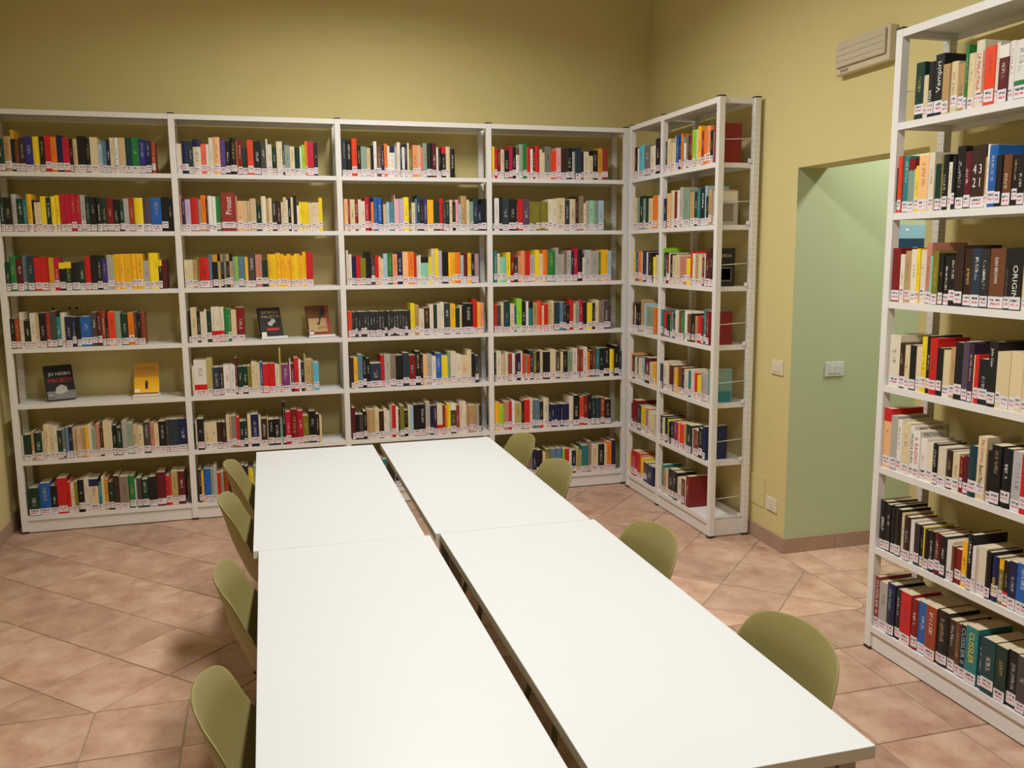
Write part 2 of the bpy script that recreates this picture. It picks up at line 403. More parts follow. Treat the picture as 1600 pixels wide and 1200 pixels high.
WORD.update(darkgrey='dark grey', lightgrey='light grey', darkbrown='dark brown', darkred='dark red', darkgreen='dark green', darkteal='dark teal', seagreen='sea green', lightblue='light blue', skyblue='sky blue', darkpurple='dark purple')
SHORT = {'dg': 'darkgreen', 'dk': 'charcoal', 'bk': 'black', 'iv': 'ivory', 'cr': 'cream', 'wh': 'white', 'ye': 'yellow', 'am': 'amber', 'nv': 'navy', 'db': 'darkbrown', 'lg': 'lightgrey', 'dr': 'darkred'}
# A row: (case, bay, shelf, crop x, zoom, first edge, "colour right-edge height ...") measured on the photograph.
# colour^band paints the top of the spine, colour_band its foot.
ROWS = [
('B',0,0,0,5.455,-40,"dg 40 280 tan 100 300 bk^ochre 135 355 brown 165 260 darkpurple 220 290 indigo 285 300 ye 345 300 bk 388 300 red 440 315 orange 490 300 nv 540 315 crimson 597 295 bk 625 285 beige 665 285 bk 735 310 bk 775 290 cr 840 300 lightblue 875 240 steel 910 270 nv 942 280 cr 975 300 wh 1020 300 beige 1075 300 darkteal 1130 300 green 1190 305 indigo 1245 290 nv 1290 275 rust 1325 270"),
('B',0,1,0,5.455,-5,"dg 40 290 bk 105 290 lg 150 320 dg 205 280 teal 235 275 am 280 320 bk 300 270 cr 328 250 cr 355 250 ye 400 300 dg 440 290 ye 475 300 ye 520 310 crimson 565 320 crimson 610 320 crimson 655 320 crimson 695 310 lg 735 310 dg 775 300 bk 825 290 bk 870 290 dg 915 285 dr 970 285 bk 1020 270 dg 1060 260 lg 1105 280 rust 1150 290 ye 1225 285 plum 1290 285 blue 1380 285 bk 1435 290 bk 1478 285"),
('B',0,2,0,5.517,50,"dg 90 250 green 145 300 maroon 205 280 steel 245 305 slate 300 300 red 355 290 red 430 290 ochre 475 285 crimson 515 285 bk^ye 565 240 dg^ye 620 245 bk 685 240 dg 735 250 red 790 285 bk 840 300 bk 885 295 indigo 930 270 lg 985 300 ye 1000 300 am 1030 305 am 1080 305 am 1135 305 am 1185 305 am 1240 305 lg 1290 245 ye 1330 310 ye 1370 310 bk^ye 1400 250 maroon 1440 250"),
('B',0,3,0,5.517,97,"bk 135 260 rust 180 260 iv 215 310 bk 270 240 iv 315 300 beige 345 290 bk 400 300 brick 440 300 darkgrey 490 310 teal 530 260 iv 570 295 nv 625 260 nv 660 255 bk 700 255 blue 795 255 darkgrey 840 290 maroon 880 290 rust 915 300 bk 940 240 scarlet 1000 290 sage 1045 285 dg 1110 270 orange 1160 275 darkgrey 1185 280 bk 1220 270 brick 1250 275"),
('B',0,5,0,5.161,165,"iv 195 200 dg 260 210 tan 280 230 dg 345 220 cr 360 230 cr 410 280 cr 440 270 iv 470 260 dg 510 230 grey 530 240 steel 560 250 nv 590 250 beige 625 240 beige 660 240 tan 695 240 am 720 250 iv 745 260 sage 780 230 rose 810 260 db 840 230 cr 880 280 cr 910 270 bk 945 240 dg 990 220 lg 1030 270 sage 1075 250 beige 1110 230 cr 1160 220 darkgrey 1215 250 rose 1250 240 cr 1285 230 bk 1345 250 darkgrey 1370 260 slate 1445 260 nv 1515 260"),
('B',0,6,0,5,225,"dg 315 215 blue 400 245 bk 455 220 red 530 275 red 560 240 cr 590 230 olive 615 240 bk 665 250 iv 705 260 cr^nv 775 250 teal 800 220 cr 825 260 ochre 850 240 dg 895 215 db 940 260 taupe 1010 250 green 1060 250 wh 1075 215 darkgrey 1110 230 dg 1165 215 bk 1230 230 maroon 1300 260 red 1345 230 khaki 1395 260 maroon 1450 255"),
('B',1,0,255,5.517,105,"iv 133 260 iv 165 260 nv 220 280 slate 260 280 iv^nv 330 300 coral 375 260 wh 400 260 iv 435 315 peach 495 320 violet 540 300 bk 580 285 bk 635 315 orange 645 290 dr 685 295 dg 730 230 scarlet 780 300 bk 845 290 darkgrey 890 280 iv 905 310 iv 940 265 dg 980 240 cr 1000 290 iv 1030 290 darkgrey 1050 265 sage 1095 260 cr 1135 250 dg 1180 240 wh 1195 250 lime 1225 265 orange 1245 295 crimson 1300 295 bk 1335 285"),
('B',1,1,255,5.517,146,"rose 165 310 darkpurple 195 280 lilac 240 275 red 310 290 sage 330 275 orange 375 310 maroon 390 280 wh 425 305 wh 460 300 green 500 300 dr 508 290 brick 628 330 rose 645 300 peach 690 260 beige 725 260 beige 755 260 beige 805 280 dg 850 220 iv 890 300 tan 915 280 cr 942 285 db 980 260 db 1020 260 cr 1040 250 cr 1065 290 iv 1080 270 bk 1105 280 cr 1125 290 bk 1155 305 wh 1175 220 ye 1200 250 ye 1225 250 ye 1255 250 cr 1285 245 cr 1315 245 cr 1345 245 ye 1375 285"),
('B',1,2,265,5.517,132,"cr 165 245 cr 205 245 tan 240 245 olive 260 270 red 345 260 steel 375 290 bk^ochre 420 285 tan^bk 445 290 bk^tan 470 290 grey 495 290 bk^tan 520 290 tan^bk 550 290 sage 575 265 lime 595 265 steel 640 265 steel 655 265 am 680 260 darkgrey 745 280 rose 800 280 dg 850 230 am 895 280 ye 920 280 am 960 290 am 990 280 am 1015 265 am 1050 280 am 1080 265 ye 1105 280 am 1125 280 am 1150 265 am 1180 295 red 1240 290"),
('B',1,3,265,5.517,166,"bk 188 280 cr 240 300 bk 270 270 iv 305 260 iv 325 280 dg 365 270 iv_red 400 300 iv_red 435 300 iv_red 475 300 green 505 290 green 535 280 cr 580 270 dr 650 290"),
('B',1,4,280,5.714,121,"iv 138 270 wh_red 250 320 khaki 305 330 slate 365 250 db 400 250 wh 460 265 wh 505 265 maroon 525 325 dg 570 245 dg 615 245 olive 650 250 cr 680 280 cr 700 275 cr 725 265 blue 750 275 red 800 260 red 860 260 iv 900 250 khaki 915 395 purple 990 245 iv 1000 290 maroon 1030 250 red 1070 300 wh 1090 280 nv 1120 260 khaki 1135 320 tan 1190 280 sage 1205 270 skyblue 1250 250"),
('B',1,5,280,5.714,151,"iv 167 260 bk 225 275 cr 285 230 cr 340 230 db 385 235 db 425 235 cr 455 285 tan 475 280 taupe 515 285 red 545 270 dg 580 230 dg 615 230 cr 645 280 nv 715 285 iv 735 265 db 790 240 cr 800 250 bk 850 230 bk 905 230 sage 930 235 bk 955 380 crimson 1000 290 dr 1065 305 crimson 1110 290 olive 1160 245 bk 1225 280 db 1255 250 cr 1275 230"),
('B',1,6,280,5.4536,171,"bk 195 280 am 215 260 blue 275 280 sage 300 280 lg 330 300 red 360 240 sage 385 250 rust 430 250 db 480 250 steel 540 280 nv 565 290 nv 595 280 ye 640 250 + 1330"),
('B',2,0,520,6,90,"slate 130 355 bk 180 335 scarlet 230 355 bk 265 290 sage 320 280 beige 355 270 bk 385 290 wh 415 330 brown 455 285 nv 485 290 orange 515 310 wh 535 290 wh^nv 580 290 lg 605 285 iv 635 325 bk 650 300 wh 675 280 nv 700 310 cr 718 320 olive 750 260 salmon 795 300 beige 825 300 coral 845 280 sage 885 320 bk 935 320 maroon 970 320 iv 990 280 bk 1020 270 bk^red 1060 290 cr 1100 290 bk 1145 270"),
('B',2,1,520,6,110,"peach 145 300 brick 165 290 cr 210 295 dr 240 285 iv 270 295 iv 305 280 crimson 345 315 nv 360 310 orange 385 270 blue 425 315 blue 460 310 nv 475 300 beige 505 250 lightblue 530 270 steel 580 270 iv 586 335 pink 625 300 lilac 665 300 ye 715 315 darkgrey 740 310 cr 775 265 steel 790 300 slate 825 335 bk 855 290 indigo 887 300 am 945 290 dg 1000 280 red 1035 300 darkgrey 1060 270 dg 1095 270 cr 1122 290 bk 1150 270 pink 1180 290 lightblue 1200 250 tan 1255 325 cr 1282 290 sage 1300 270 seagreen 1318 275 slate 1360 300 nv 1395 240 bk 1442 300"),
('B',2,2,530,6.4,76,"iv 96 350 iv 128 310 nv 170 285 red 215 290 olive 270 270 bk 320 330 darkgrey 360 270 red 395 290 peach 420 280 cr 445 260 lightblue 485 310 green 535 315 salmon 582 305 nv 635 320 peach 690 325 orange 750 325 red 775 310 iv 800 280 wh 818 290 mint^bk 860 270 mint^bk 895 270 ye 925 270 cr 960 350 ye 998 350 lilac 1030 330 bk 1060 320 bk 1093 315 am 1130 310 am 1160 310 orange 1215 310 lightblue 1245 280 maroon 1285 300 am 1322 300 bk 1355 290 mauve 1395 290"),
('B',2,3,530,6.4,92,"scarlet 130 260 * charcoal 20 715 250 ye 760 320 tan 800 300 iv 850 260 db 905 270 iv 945 300 dg 980 300 iv 1015 310 iv 1050 320 slate 1110 310 am 1162 300 dg 1205 260 cr 1225 280 bk 1250 280 bk 1340 300 red 1380 340 am 1410 310 salmon 1445 300"),
('B',2,4,530,6.4,121,"db 148 310 am 188 310 steel 238 335 bk 275 320 bk 312 295 slate 420 240 red 455 320 lg 515 325 taupe 570 315 bk 640 310 slate 700 330 dr 765 305 bk 815 340 bk 840 310 peach 880 300 lg 930 305 wh 970 280 blue 1025 310 ye 1085 280 sage 1115 320 iv 1170 320 iv 1220 290 cr 1280 270 cr 1325 330 bk 1360 290 slate 1395 270"),
('B',2,5,530,6.4,136,"maroon 165 320 bk 205 250 darkgrey 245 250 bk 280 280 tan 300 300 tan 335 290 tan 360 290 cr 400 300 db 450 270 iv 480 290 iv 510 260 lg 530 310 red 570 320 wh 595 300 bk 610 280 olive 655 310 bk 690 260 iv 710 310 lightblue 745 300 bk 805 310 bk 865 310 lg 910 330 nv 945 290 darkpurple 980 290 iv_red 1035 300 dr 1060 290 orange 1080 270 ye 1115 300 darkgrey^wh 1170 300 rust 1205 280 iv 1235 310 iv 1270 310 tan 1300 270 tan 1335 270 tan 1375 270 lg 1400 260 bk 1418 270"),
('B',2,6,530,6.4,140,"+ 1380"),
('B',3,0,755,6.315,89,"ye 112 315 crimson 138 300 dr 170 290 cr 210 285 bk 255 280 crimson 290 320 bk 325 310 wh^brown 355 300 sage 395 340 green 432 350 red 465 310 wh 490 295 dr 515 310 red 555 330 iv 580 290 cr 605 260 grey 668 320 scarlet 720 280 pink 765 310 db 825 300 bk 880 310 lg 908 275 slate 965 315 bk 990 270 iv 1040 275 cr 1080 235 bk 1130 290 ochre 1175 310 brick 1232 310"),
('B',3,1,755,6.315,96,"bk 110 330 wh 155 320 bk 188 330 slate 255 310 bk 330 310 dr 345 300 red 390 310 plum 455 310 olive 490 285 olive 520 285 olive 548 285 olive 575 285 olive 608 285 olive 640 285 iv 685 310 iv 725 310 cr 805 320 slate 850 300 cr 910 310 db 942 340 taupe 990 340 cr 1015 270 lg 1045 290 mint 1090 295 sage 1135 295 lightblue 1185 295"),
('B',3,2,755,6.81,117,"teal 152 335 cr 180 310 mint 248 270 ye 290 320 dr 330 300 dg 370 270 salmon 405 280 salmon 447 335 red 498 330 lg 550 290 ye 595 340 cr 635 300 orange 685 340 green 765 330 lg 800 360 lg 830 290 lg 860 290 taupe 890 330 lg 935 330 nv 965 320 crimson 1005 350 bk 1055 330 iv 1080 250 silver 1150 330 lg 1230 320 green 1250 310 am 1300 330 am 1328 330 lightblue 1360 320"),
('B',3,3,755,6.81,116,"red 145 300 darkgrey 185 290 cr 220 320 darkteal 285 330 cr 330 300 blue 355 280 lime 410 350 bk 455 320 wh 480 320 teal^bk 530 315 tan 580 300 scarlet 625 320 cr 648 270 red 690 285 khaki 720 300 cr 755 320 slate 812 300 steel 850 300 darkpurple 885 300 bk 918 270 red 960 320 cr 985 280 sage 1022 300 crimson 1062 315 bk 1105 290 ye 1162 280 bk 1190 280 cr 1230 310 taupe 1285 290 plum 1335 300 db 1355 250"),
('B',3,4,755,6.81,124,"dg 140 310 iv 192 320 beige 235 280 iv 268 310 brick 308 290 wh 340 290 maroon 360 280 nv 400 290 wh 415 310 scarlet 445 280 grey 470 270 scarlet 502 260 slate 535 310 olive 565 290 bk 605 300 cr 635 310 bk 710 290 cr 770 310 darkgrey 820 290 cr 848 280 bk 895 290 sage 922 280 sage 950 280 iv 1000 310 brick 1030 290 brick 1060 300 iv 1105 320 orange 1135 270 db 1165 280 brown 1198 310 teal 1235 300 bk 1285 300 bk 1345 300 ye 1392 280 bk 1440 320 slate 1472 260"),
('B',3,5,755,6.81,126,"am 180 300 lime 225 270 rose 275 300 red 305 300 wh 335 310 khaki 410 280 bk 435 300 red 495 310 iv 525 320 grey 552 300 steel 600 300 bk_red 640 280 iv 697 310 * navy 7 915 240 iv 960 310 bk 1025 320 scarlet 1070 300 dr 1110 310 bk 1155 320 dg 1200 280 darkteal 1250 280 rust 1290 280 bk 1355 260"),
('B',3,6,755,6.53,122,"+ 455 grey 505 280 nv 545 270 bk 605 260 cr 640 230 olive 690 260 steel 750 260 steel 810 260 lime 830 250 red 880 250 wh 905 230 nv 945 230 khaki 980 260 khaki 1005 220 teal 1070 270 taupe 1100 310 cr 1170 270 bk 1235 270 cr 1260 270 orange 1305 290 nv 1350 300"),
('R',0,0,960,5,152,"orange 160 240 bk 178 240 iv 190 230 skyblue 230 250 grey 275 240 iv 318 230 bk 352 280"),
('R',1,0,960,5,396,"bk 412 240 cr 440 260 cr 470 220 iv 480 270 blue 500 270 nv 515 220 orange 530 280 sage 545 250 wh 560 200 grey 575 260 bk 588 250 dr 613 250 lime 640 290 iv 655 290 am 680 310 magenta 697 270 orange 718 280 salmon 748 300 bk 770 260 iv 784 250 dr 798 310"),
('R',0,1,960,5,154,"cr 180 250 sage 200 250 dg 225 260 sage 245 240 dg 270 250 cr 300 240 orange 335 260 iv 348 260"),
('R',1,1,960,5,390,"bk 410 230 peach 435 270 cr 462 290 dr 490 280 wh 510 290 lg 535 310 sage 590 290 tan 625 270 dg 650 270 teal 670 290 bk 705 290 lightblue 720 310 bk 740 230 tan 765 280 lg 785 270"),
('R',0,2,960,6,178,"ye 196 280 blue 222 280 orange 250 280 iv 268 280 nv 303 290 wh 320 280 bk 360 280 ye 380 240 cr 405 260"),
('R',1,2,960,6,430,"lime 460 330 nv 478 290 dr 505 270 iv 528 290 bk 550 280 cr 580 270 cr 612 280 rose 640 260 rose 675 260 ye 708 250 red 728 320 iv 755 300 tan 790 290 cr 820 290 dr 835 270 iv 850 300 maroon 895 330 bk 920 360"),
('R',0,3,960,6,168,"brown 187 260 iv 200 230 bk 225 260 bk 245 270 tan 275 300 lightblue 300 270 sage 335 250 sage 370 250 orange 395 250"),
('R',1,3,960,6,424,"teal 465 250 red 490 230 bk 515 220 green 535 230 sage 555 240 nv 575 240 iv 600 270 brown 625 270 green 650 260 wh 690 280 brown 720 260 bk 750 270 tan 775 250 red 815 260 dr 838 250 teal 862 330 dr 890 320"),
('R',0,4,960,5.715,150,"orange 166 220 bk 185 210 iv 200 200 bk 215 200 iv 240 200 lightblue 275 210 maroon 320 230 cr 340 200 am 362 200"),
('R',1,4,960,5.715,392,"slate 435 220 iv 475 250 iv 490 260 maroon 520 230 tan 545 220 am 565 210 brown 605 240 nv 630 190 iv 665 240 teal 690 240 iv 710 260 red 735 230 ye 770 220 lg 830 260 seagreen 850 300"),
('R',0,5,960,5.715,148,"maroon 162 210 dr 205 250 darkteal 235 220 ye 275 220 rose 300 220 iv 325 210 cr 358 200"),
('R',1,5,960,5.715,388,"db 435 220 iv 450 210 bk 470 220 ye 490 210 bk 500 200 dg 530 210 magenta 565 220 am 585 220 scarlet 620 230 khaki 645 220 dg 690 250 iv 700 230 brick 730 230 brown 755 230 bk 790 270 nv 815 300"),
('R',0,6,960,6,142,"ye 152 200 crimson 205 230 red 235 230 orange 250 220 ye 270 210 maroon 300 180 nv 366 180"),
('R',1,6,960,6,402,"cr 415 200 iv 440 230 teal 460 260 tan 480 230 cr 500 240 bk 545 260 bk 590 260 iv 630 230 brown 660 240 iv 672 250 dr 700 290"),
('N',0,0,1360,5.454,375,"dg 450 490 cr 490 370 bk 542 475 bk 618 530 tan 675 430 cr 735 440 tan 800 410 green 825 560 cr 880 480 iv 950 580 rose 975 480 scarlet 1060 510 iv 1090 530 maroon^wh 1170 500 wh 1218 520 wh_green 1330 520 + 1700"),
('N',0,1,1360,6.667,260,"bk 285 470 scarlet 325 590 teal 390 590 sage^dr 455 560 cr 470 450 ye 505 480 peach 605 590 iv 665 610 dg 720 490 olive 745 580 bk 800 580 iv 840 500 bk 875 560 bk 960 660 maroon 1030 600 db 1175 660 tan 1195 530 wh 1222 660 blue 1310 650 bk 1370 540 brown 1460 540 bk 1530 530 bk 1605 540 + 2000"),
('N',0,2,1360,6.667,200,"dr 305 560 iv 350 500 tan 410 540 iv 470 560 ye 505 570 iv 560 560 rose 615 640 mint 640 500 olive 700 560 bk 750 540 bk 810 520 bk 880 530 db 965 640 db 1050 610 slate 1140 620 dk 1225 620 brown 1385 640 bk 1450 640 bk 1570 660 cr 1640 600 + 2100"),
('N',0,3,1360,6.667,182,"iv 295 540 db 355 470 cr 405 460 bk 465 470 cr 525 470 ye 575 580 bk 610 600 red 685 590 bk 740 500 cr 815 490 tan 870 530 bk 950 600 plum 1010 620 darkpurple 1060 610 peach 1075 500 red 1120 510 bk 1215 480 bk 1300 680 cr 1355 590 cr 1440 600 cr 1505 610 cr 1575 620 cr 1640 620 + 2200"),
('N',0,4,1350,6,152,"peach^red 245 560 lg 305 510 wh 350 490 cr 420 480 wh 460 470 wh 520 440 wh 580 390 iv 640 370 bk 690 380 iv 765 370 db 830 360 cr 890 360 dr 920 340 maroon 975 360 darkteal 1055 480 cr 1135 590 bk 1190 480 bk 1280 560 bk 1370 560 silver 1470 560 red 1560 560 + 2100"),
('N',0,5,1340,6,165,"bk 260 450 bk 300 440 bk 345 450 bk 400 440 cr 430 420 db 490 410 wh 530 400 dk 580 390 bk 608 380 ye 620 380 bk 660 370 bk 715 380 maroon 775 390 bk 825 390 wh 880 370 brown 905 340 dr 965 330 am 1020 430 bk 1075 520 wh 1105 430 iv 1195 450 bk 1245 440 nv 1310 420 olive^am 1355 420 bk_red 1405 430 nv 1480 450 blue 1600 470 + 2200"),
('N',0,6,1330,3.75,112,"brick 158 295 lg 205 280 nv 250 300 bk 285 290 red 345 300 dr 385 290 blue 435 300 rust 495 310 bk 560 320 db 600 300 brown 630 300 bk 665 310 teal 735 330 slate 765 300 darkteal 840 320 dg 905 320 bk 965 330 darkgrey 1020 330 + 1400"),
]
# lettering that can be read: (case, bay, shelf, index) -> (text, ink, from top of spine, length, share of width, reads downwards)
TITLES = {
('N',0,0,2): [('FANTASMI', 'white', .52, .34, .5, 0)], ('N',0,0,3): [('Vampiri', 'white', .12, .50, .62, 0)], ('N',0,0,9): [('LA MALA ITALIA', 'red', .20, .54, .40, 1)],
('N',0,1,15): [('4 3\n2 1', 'white', .30, .36, .62, 2)],
('N',0,2,16): [('DAN BROWN', 'white', .15, .42, .22, 1)], ('N',0,2,17): [('DAN BROWN', 'grey', .34, .46, .25, 1)], ('N',0,2,18): [('ORIGIN', 'white', .28, .54, .42, 1)],
('N',0,3,17): [('John Case', 'white', .10, .28, .40, 1)],
('N',0,4,4): [('MUSICA DURA', 'black', .16, .58, .55, 1)], ('N',0,4,5): [('IL RAGNO', 'red', .14, .56, .50, 1)], ('N',0,4,15): [('Pat Conroy', 'red', .05, .36, .46, 1), ('Beach Music', 'black', .45, .34, .46, 1)],
('N',0,5,22): [('VIAGGI', 'yellow', .45, .34, .42, 1)],
('N',0,6,0): [('CUSSLER II', 'white', .08, .64, .55, 1)], ('N',0,6,2): [('Clive Cussler', 'lightblue', .10, .42, .3, 1)], ('N',0,6,11): [('CUSSLER II', 'lightblue', .06, .66, .60, 1)], ('N',0,6,12): [('CUSSLER', 'yellow', .10, .54, .42, 1)],
('B',1,1,11): [('Proust', 'white', .10, .46, .42, 0)],
}
# prints on the outer covers of the last books in the corner bookcase: (y0,y1,z0,z1,colour) or (text, ink, z, length, cap)
COVERS = {
('R',1,2,17): [('AQEDA', 'beige', .80, .7, .09), (.10, .85, .14, .50, 'grey'), (.14, .81, .17, .47, 'charcoal')],
('R',1,1,14): [(.05, .95, .70, .98, 'ivory'), (.1, .8, .1, .62, 'taupe')],
('N',0,4,3): [('MICHAEL', 'black', .93, .72, .085)], ('N',0,4,4): [('MICHAEL', 'black', .93, .72, .085)], ('N',0,4,5): [('MICHAEL', 'black', .93, .72, .085)],
('R',1,4,14): [(.05, .95, .03, .35, 'teal'), (.1, .8, .72, .9, 'sage')],
}
def axis_pt(case, s, z):
    return Vector((s, .012, z)) if case == 'B' else Vector(((XR if case == 'R' else XN)+.012, -s, z))
def solve(case, u, z, lo, hi):
    for _ in range(40):
        m = (lo+hi)/2
        if proj(axis_pt(case, m, z))[0] < u: lo = m
        else: hi = m
    return (lo+hi)/2
LIM = {'B': UB, 'R': [-y for y in UR], 'N': [-y for y in UN]}
GEN = list('black ivory cream red navy darkgreen ivory amber charcoal darkred teal white brown lightgrey sage blue tan'.split())
BOOKS = []
rnd = random.Random(11)
def parse(row):
    case, bay, sh, cx, zm, start, spec = row
    lo, hi = LIM[case][bay]+PW/2+.002, LIM[case][bay+1]-PW/2-.002
    z = LV[sh]; pos = lambda e: solve(case, cx+e/zm, z+.07, lo-.3, hi+.3)
    cur = max(pos(start), lo); tk = spec.split(); i = 0; out = []
    def vs(s):
        p = axis_pt(case, s, z); return abs(proj(p)[1]-proj(p+Vector((0, 0, .2)))[1])/.2*zm
    def put(c, e, h):
        nonlocal cur
        e = min(e, hi)
        if e-cur > .004:
            out.append([case, bay, sh, c, cur, e, h]); cur = e
    while i < len(tk):
        if tk[i] == '*':
            n = int(tk[i+2]); e1 = pos(float(tk[i+3])); e0 = cur; h = float(tk[i+4])/vs(e1)
            for k in range(n): put(tk[i+1], e0+(e1-e0)*(k+1)/n, h*rnd.uniform(.985, 1.01))
            i += 5
        elif tk[i] == '+':
            e1 = min(pos(float(tk[i+1])), hi-.03)
            if float(tk[i+1]) >= 1400 and case == 'N': e1 = hi-.02
            while cur < e1-.012: put(rnd.choice(GEN), min(cur+rnd.uniform(.016, .042), e1), rnd.uniform(.185, .225))
            i += 2
        else:
            e = pos(float(tk[i+1])); put(tk[i], e, min(float(tk[i+2])/vs(max(min(e, hi), lo)), .31)); i += 3
    for k, b in enumerate(out): b.append(k); b.append(len(out))
    return out
for r in ROWS: BOOKS += parse(r)
def colr(n): return PAL[SHORT.get(n, n)]
def book_geo(w, d, h, hard, acc, mi=(0, 1, 2), org=None, lab=True, cols=None, rr=rnd):
    """append one book to acc=dict(v,f,m,uv,c1,c2,c3); org(x,y,z)->world; returns ranges per piece"""
    n = 4 if hard else 1; bul = min(.0045, w*.14) if hard else 0; t = .0022 if hard else .0007
    org = org or (lambda p: p)
    c1, c2, c3 = cols
    def face(vs, uvs, m):
        b = len(acc['v']); acc['v'] += [org(p) for p in vs]; acc['f'].append(tuple(range(b, b+len(vs)))); acc['m'].append(m)
        acc['uv'] += uvs; acc['c1'] += [c1]*len(vs); acc['c2'] += [c2]*len(vs); acc['c3'] += [c3]*len(vs)
    arc = [(-w/2+w*k/n, -bul*(1-(2*k/n-1)**2)) for k in range(n+1)]
    outer = [(-w/2, d)] + arc + [(w/2, d)]
    inner = [(-w/2+t, d), (-w/2+t, t), (w/2-t, t), (w/2-t, d)]
    side = [(3., 0.)]*4
    for k in range(len(outer)-1):
        a, b = outer[k], outer[k+1]
        sp = 0 < k < len(outer)-2
        uu = [(a[0]/w+.5), (b[0]/w+.5)] if sp else [3., 3.]
        face([(*a, 0), (*b, 0), (*b, h), (*a, h)], [(uu[0], 0.), (uu[1], 0.), (uu[1], 1.), (uu[0], 1.)], mi[0])
    for a, b in zip(inner, inner[1:]): face([(*b, 0), (*a, 0), (*a, h), (*b, h)], side, mi[0])
    for z, fl in ((h, 0), (0, 1)):
        for q in ([outer[0], outer[1], inner[1], inner[0]], [outer[-2], outer[-1], inner[3], inner[2]], arc + [inner[2], inner[1]]):
            pts = [(*p, z) for p in q]
            face(pts if not fl else pts[::-1], [(3., 0.)]*len(pts), mi[0])
    for a, b in ((outer[0], inner[0]), (inner[3], outer[-1])): face([(*a, 0), (*a, h), (*b, h), (*b, 0)], side, mi[0])
    cut = len(acc['f'])
    g = .003 if hard else .0004; x0, x1, y0, y1, z0, z1 = -w/2+t, w/2-t, t, d-g*1.2, g*.6, h-g
    P = [(x0, y0, z0), (x1, y0, z0), (x1, y1, z0), (x0, y1, z0), (x0, y0, z1), (x1, y0, z1), (x1, y1, z1), (x0, y1, z1)]
    for q in ((4, 5, 6, 7), (3, 2, 1, 0), (2, 3, 7, 6)): face([P[i] for i in q], side, mi[1])
    cut2 = len(acc['f'])
    if lab:
        lh = rr.uniform(.036, .043); lz = rr.choice((.002, .004, .006, .012, .020)); e = .0004
        for k in range(n):
            a, b = arc[k], arc[k+1]
            a = (max(a[0], -w/2+.0008), a[1]-e); b = (min(b[0], w/2-.0008), b[1]-e)
            face([(*a, lz), (*b, lz), (*b, lz+lh), (*a, lz+lh)], [(a[0]/w+.5, 0.), (b[0]/w+.5, 0.), (b[0]/w+.5, 1.), (a[0]/w+.5, 1.)], mi[2])
    return cut, cut2, bul
def new_acc(): return {k: [] for k in ('v', 'f', 'm', 'uv', 'c1', 'c2', 'c3')}
def acc_mesh(name, acc, mats, f0=0, f1=None):
    f1 = len(acc['f']) if f1 is None else f1
    fs = acc['f'][f0:f1]; v0 = fs[0][0]; v1 = fs[-1][-1]+1
    me = bpy.data.meshes.new(name); me.from_pydata(acc['v'][v0:v1], [], [tuple(i-v0 for i in f) for f in fs])
    ul = me.uv_layers.new(name='UVMap'); ul.data.foreach_set('uv', [x for p in acc['uv'][v0:v1] for x in p])
    for nm, key in (('Col', 'c1'), ('Col2', 'c2'), ('Col3', 'c3')):
        at = me.color_attributes.new(nm, 'FLOAT_COLOR', 'CORNER'); at.data.foreach_set('color', [x for p in acc[key][v0:v1] for x in p])
    for m in mats: me.materials.append(m)
    if len(mats) > 1: me.polygons.foreach_set('material_index', acc['m'][f0:f1])
    me.update(); return me
def frame(case, s, z, back):
    if case == 'B': return Matrix.Translation((s, .006+back, z))
    return Matrix.Translation(((XR if case == 'R' else XN)+.006+back, -s, z)) @ Matrix.Rotation(-math.pi/2, 4, 'Z')
def px_area(b):
    case, bay, sh, c, a, e, h, k, n = b; z = LV[sh]
    q = [proj(axis_pt(case, s, zz)) for s, zz in ((a, z), (e, z), (e, z+h), (a, z+h))]
    if max(p[0] for p in q) > 1600 or min(p[0] for p in q) < 0: 
        if sum(1 for p in q if 0 <= p[0] <= 1600) < 2: return 0
    ar = abs(sum(q[i][0]*q[(i+1) % 4][1]-q[(i+1) % 4][0]*q[i][1] for i in range(4)))/2
    if case == 'B' and sh == 6 and bay in (1, 2): ar *= .1          # behind chairs and tables
    if case == 'B' and sh == 6 and bay == 3 and k < n-14: ar *= .1
    return ar
rank = sorted(range(len(BOOKS)), key=lambda i: -px_area(BOOKS[i]))
FORCE = [i for i, b in enumerate(BOOKS) if tuple(b[:3])+(b[7],) in TITLES or tuple(b[:3])+(b[7],) in COVERS or (b[0] == 'R' and b[1] == 1 and b[7] == b[8]-1)]
NIND = 296
solo = set((FORCE + [i for i in rank if i not in set(FORCE)])[:NIND])
ORD = ['first', 'second', 'third', 'fourth', 'fifth', 'sixth', 'seventh', 'eighth', 'ninth', 'tenth']
def ordinal(n):
    return ORD[n] if n < 10 else '%d%s' % (n+1, 'th' if 10 <= n % 100 <= 12 else {0: 'st', 1: 'nd', 2: 'rd'}.get(n % 10, 'th'))
SHELF = ['top shelf', 'second shelf down', 'third shelf down', 'middle shelf', 'fifth shelf down', 'sixth shelf down', 'bottom shelf']
BAY = {('B', 0): 'fourth back bay from corner', ('B', 1): 'third back bay from corner', ('B', 2): 'second back bay from corner', ('B', 3): 'back bay nearest corner',
       ('R', 0): 'corner bookcase inner bay', ('R', 1): 'corner bookcase outer bay', ('N', 0): 'bookcase past doorway'}
rest = new_acc()
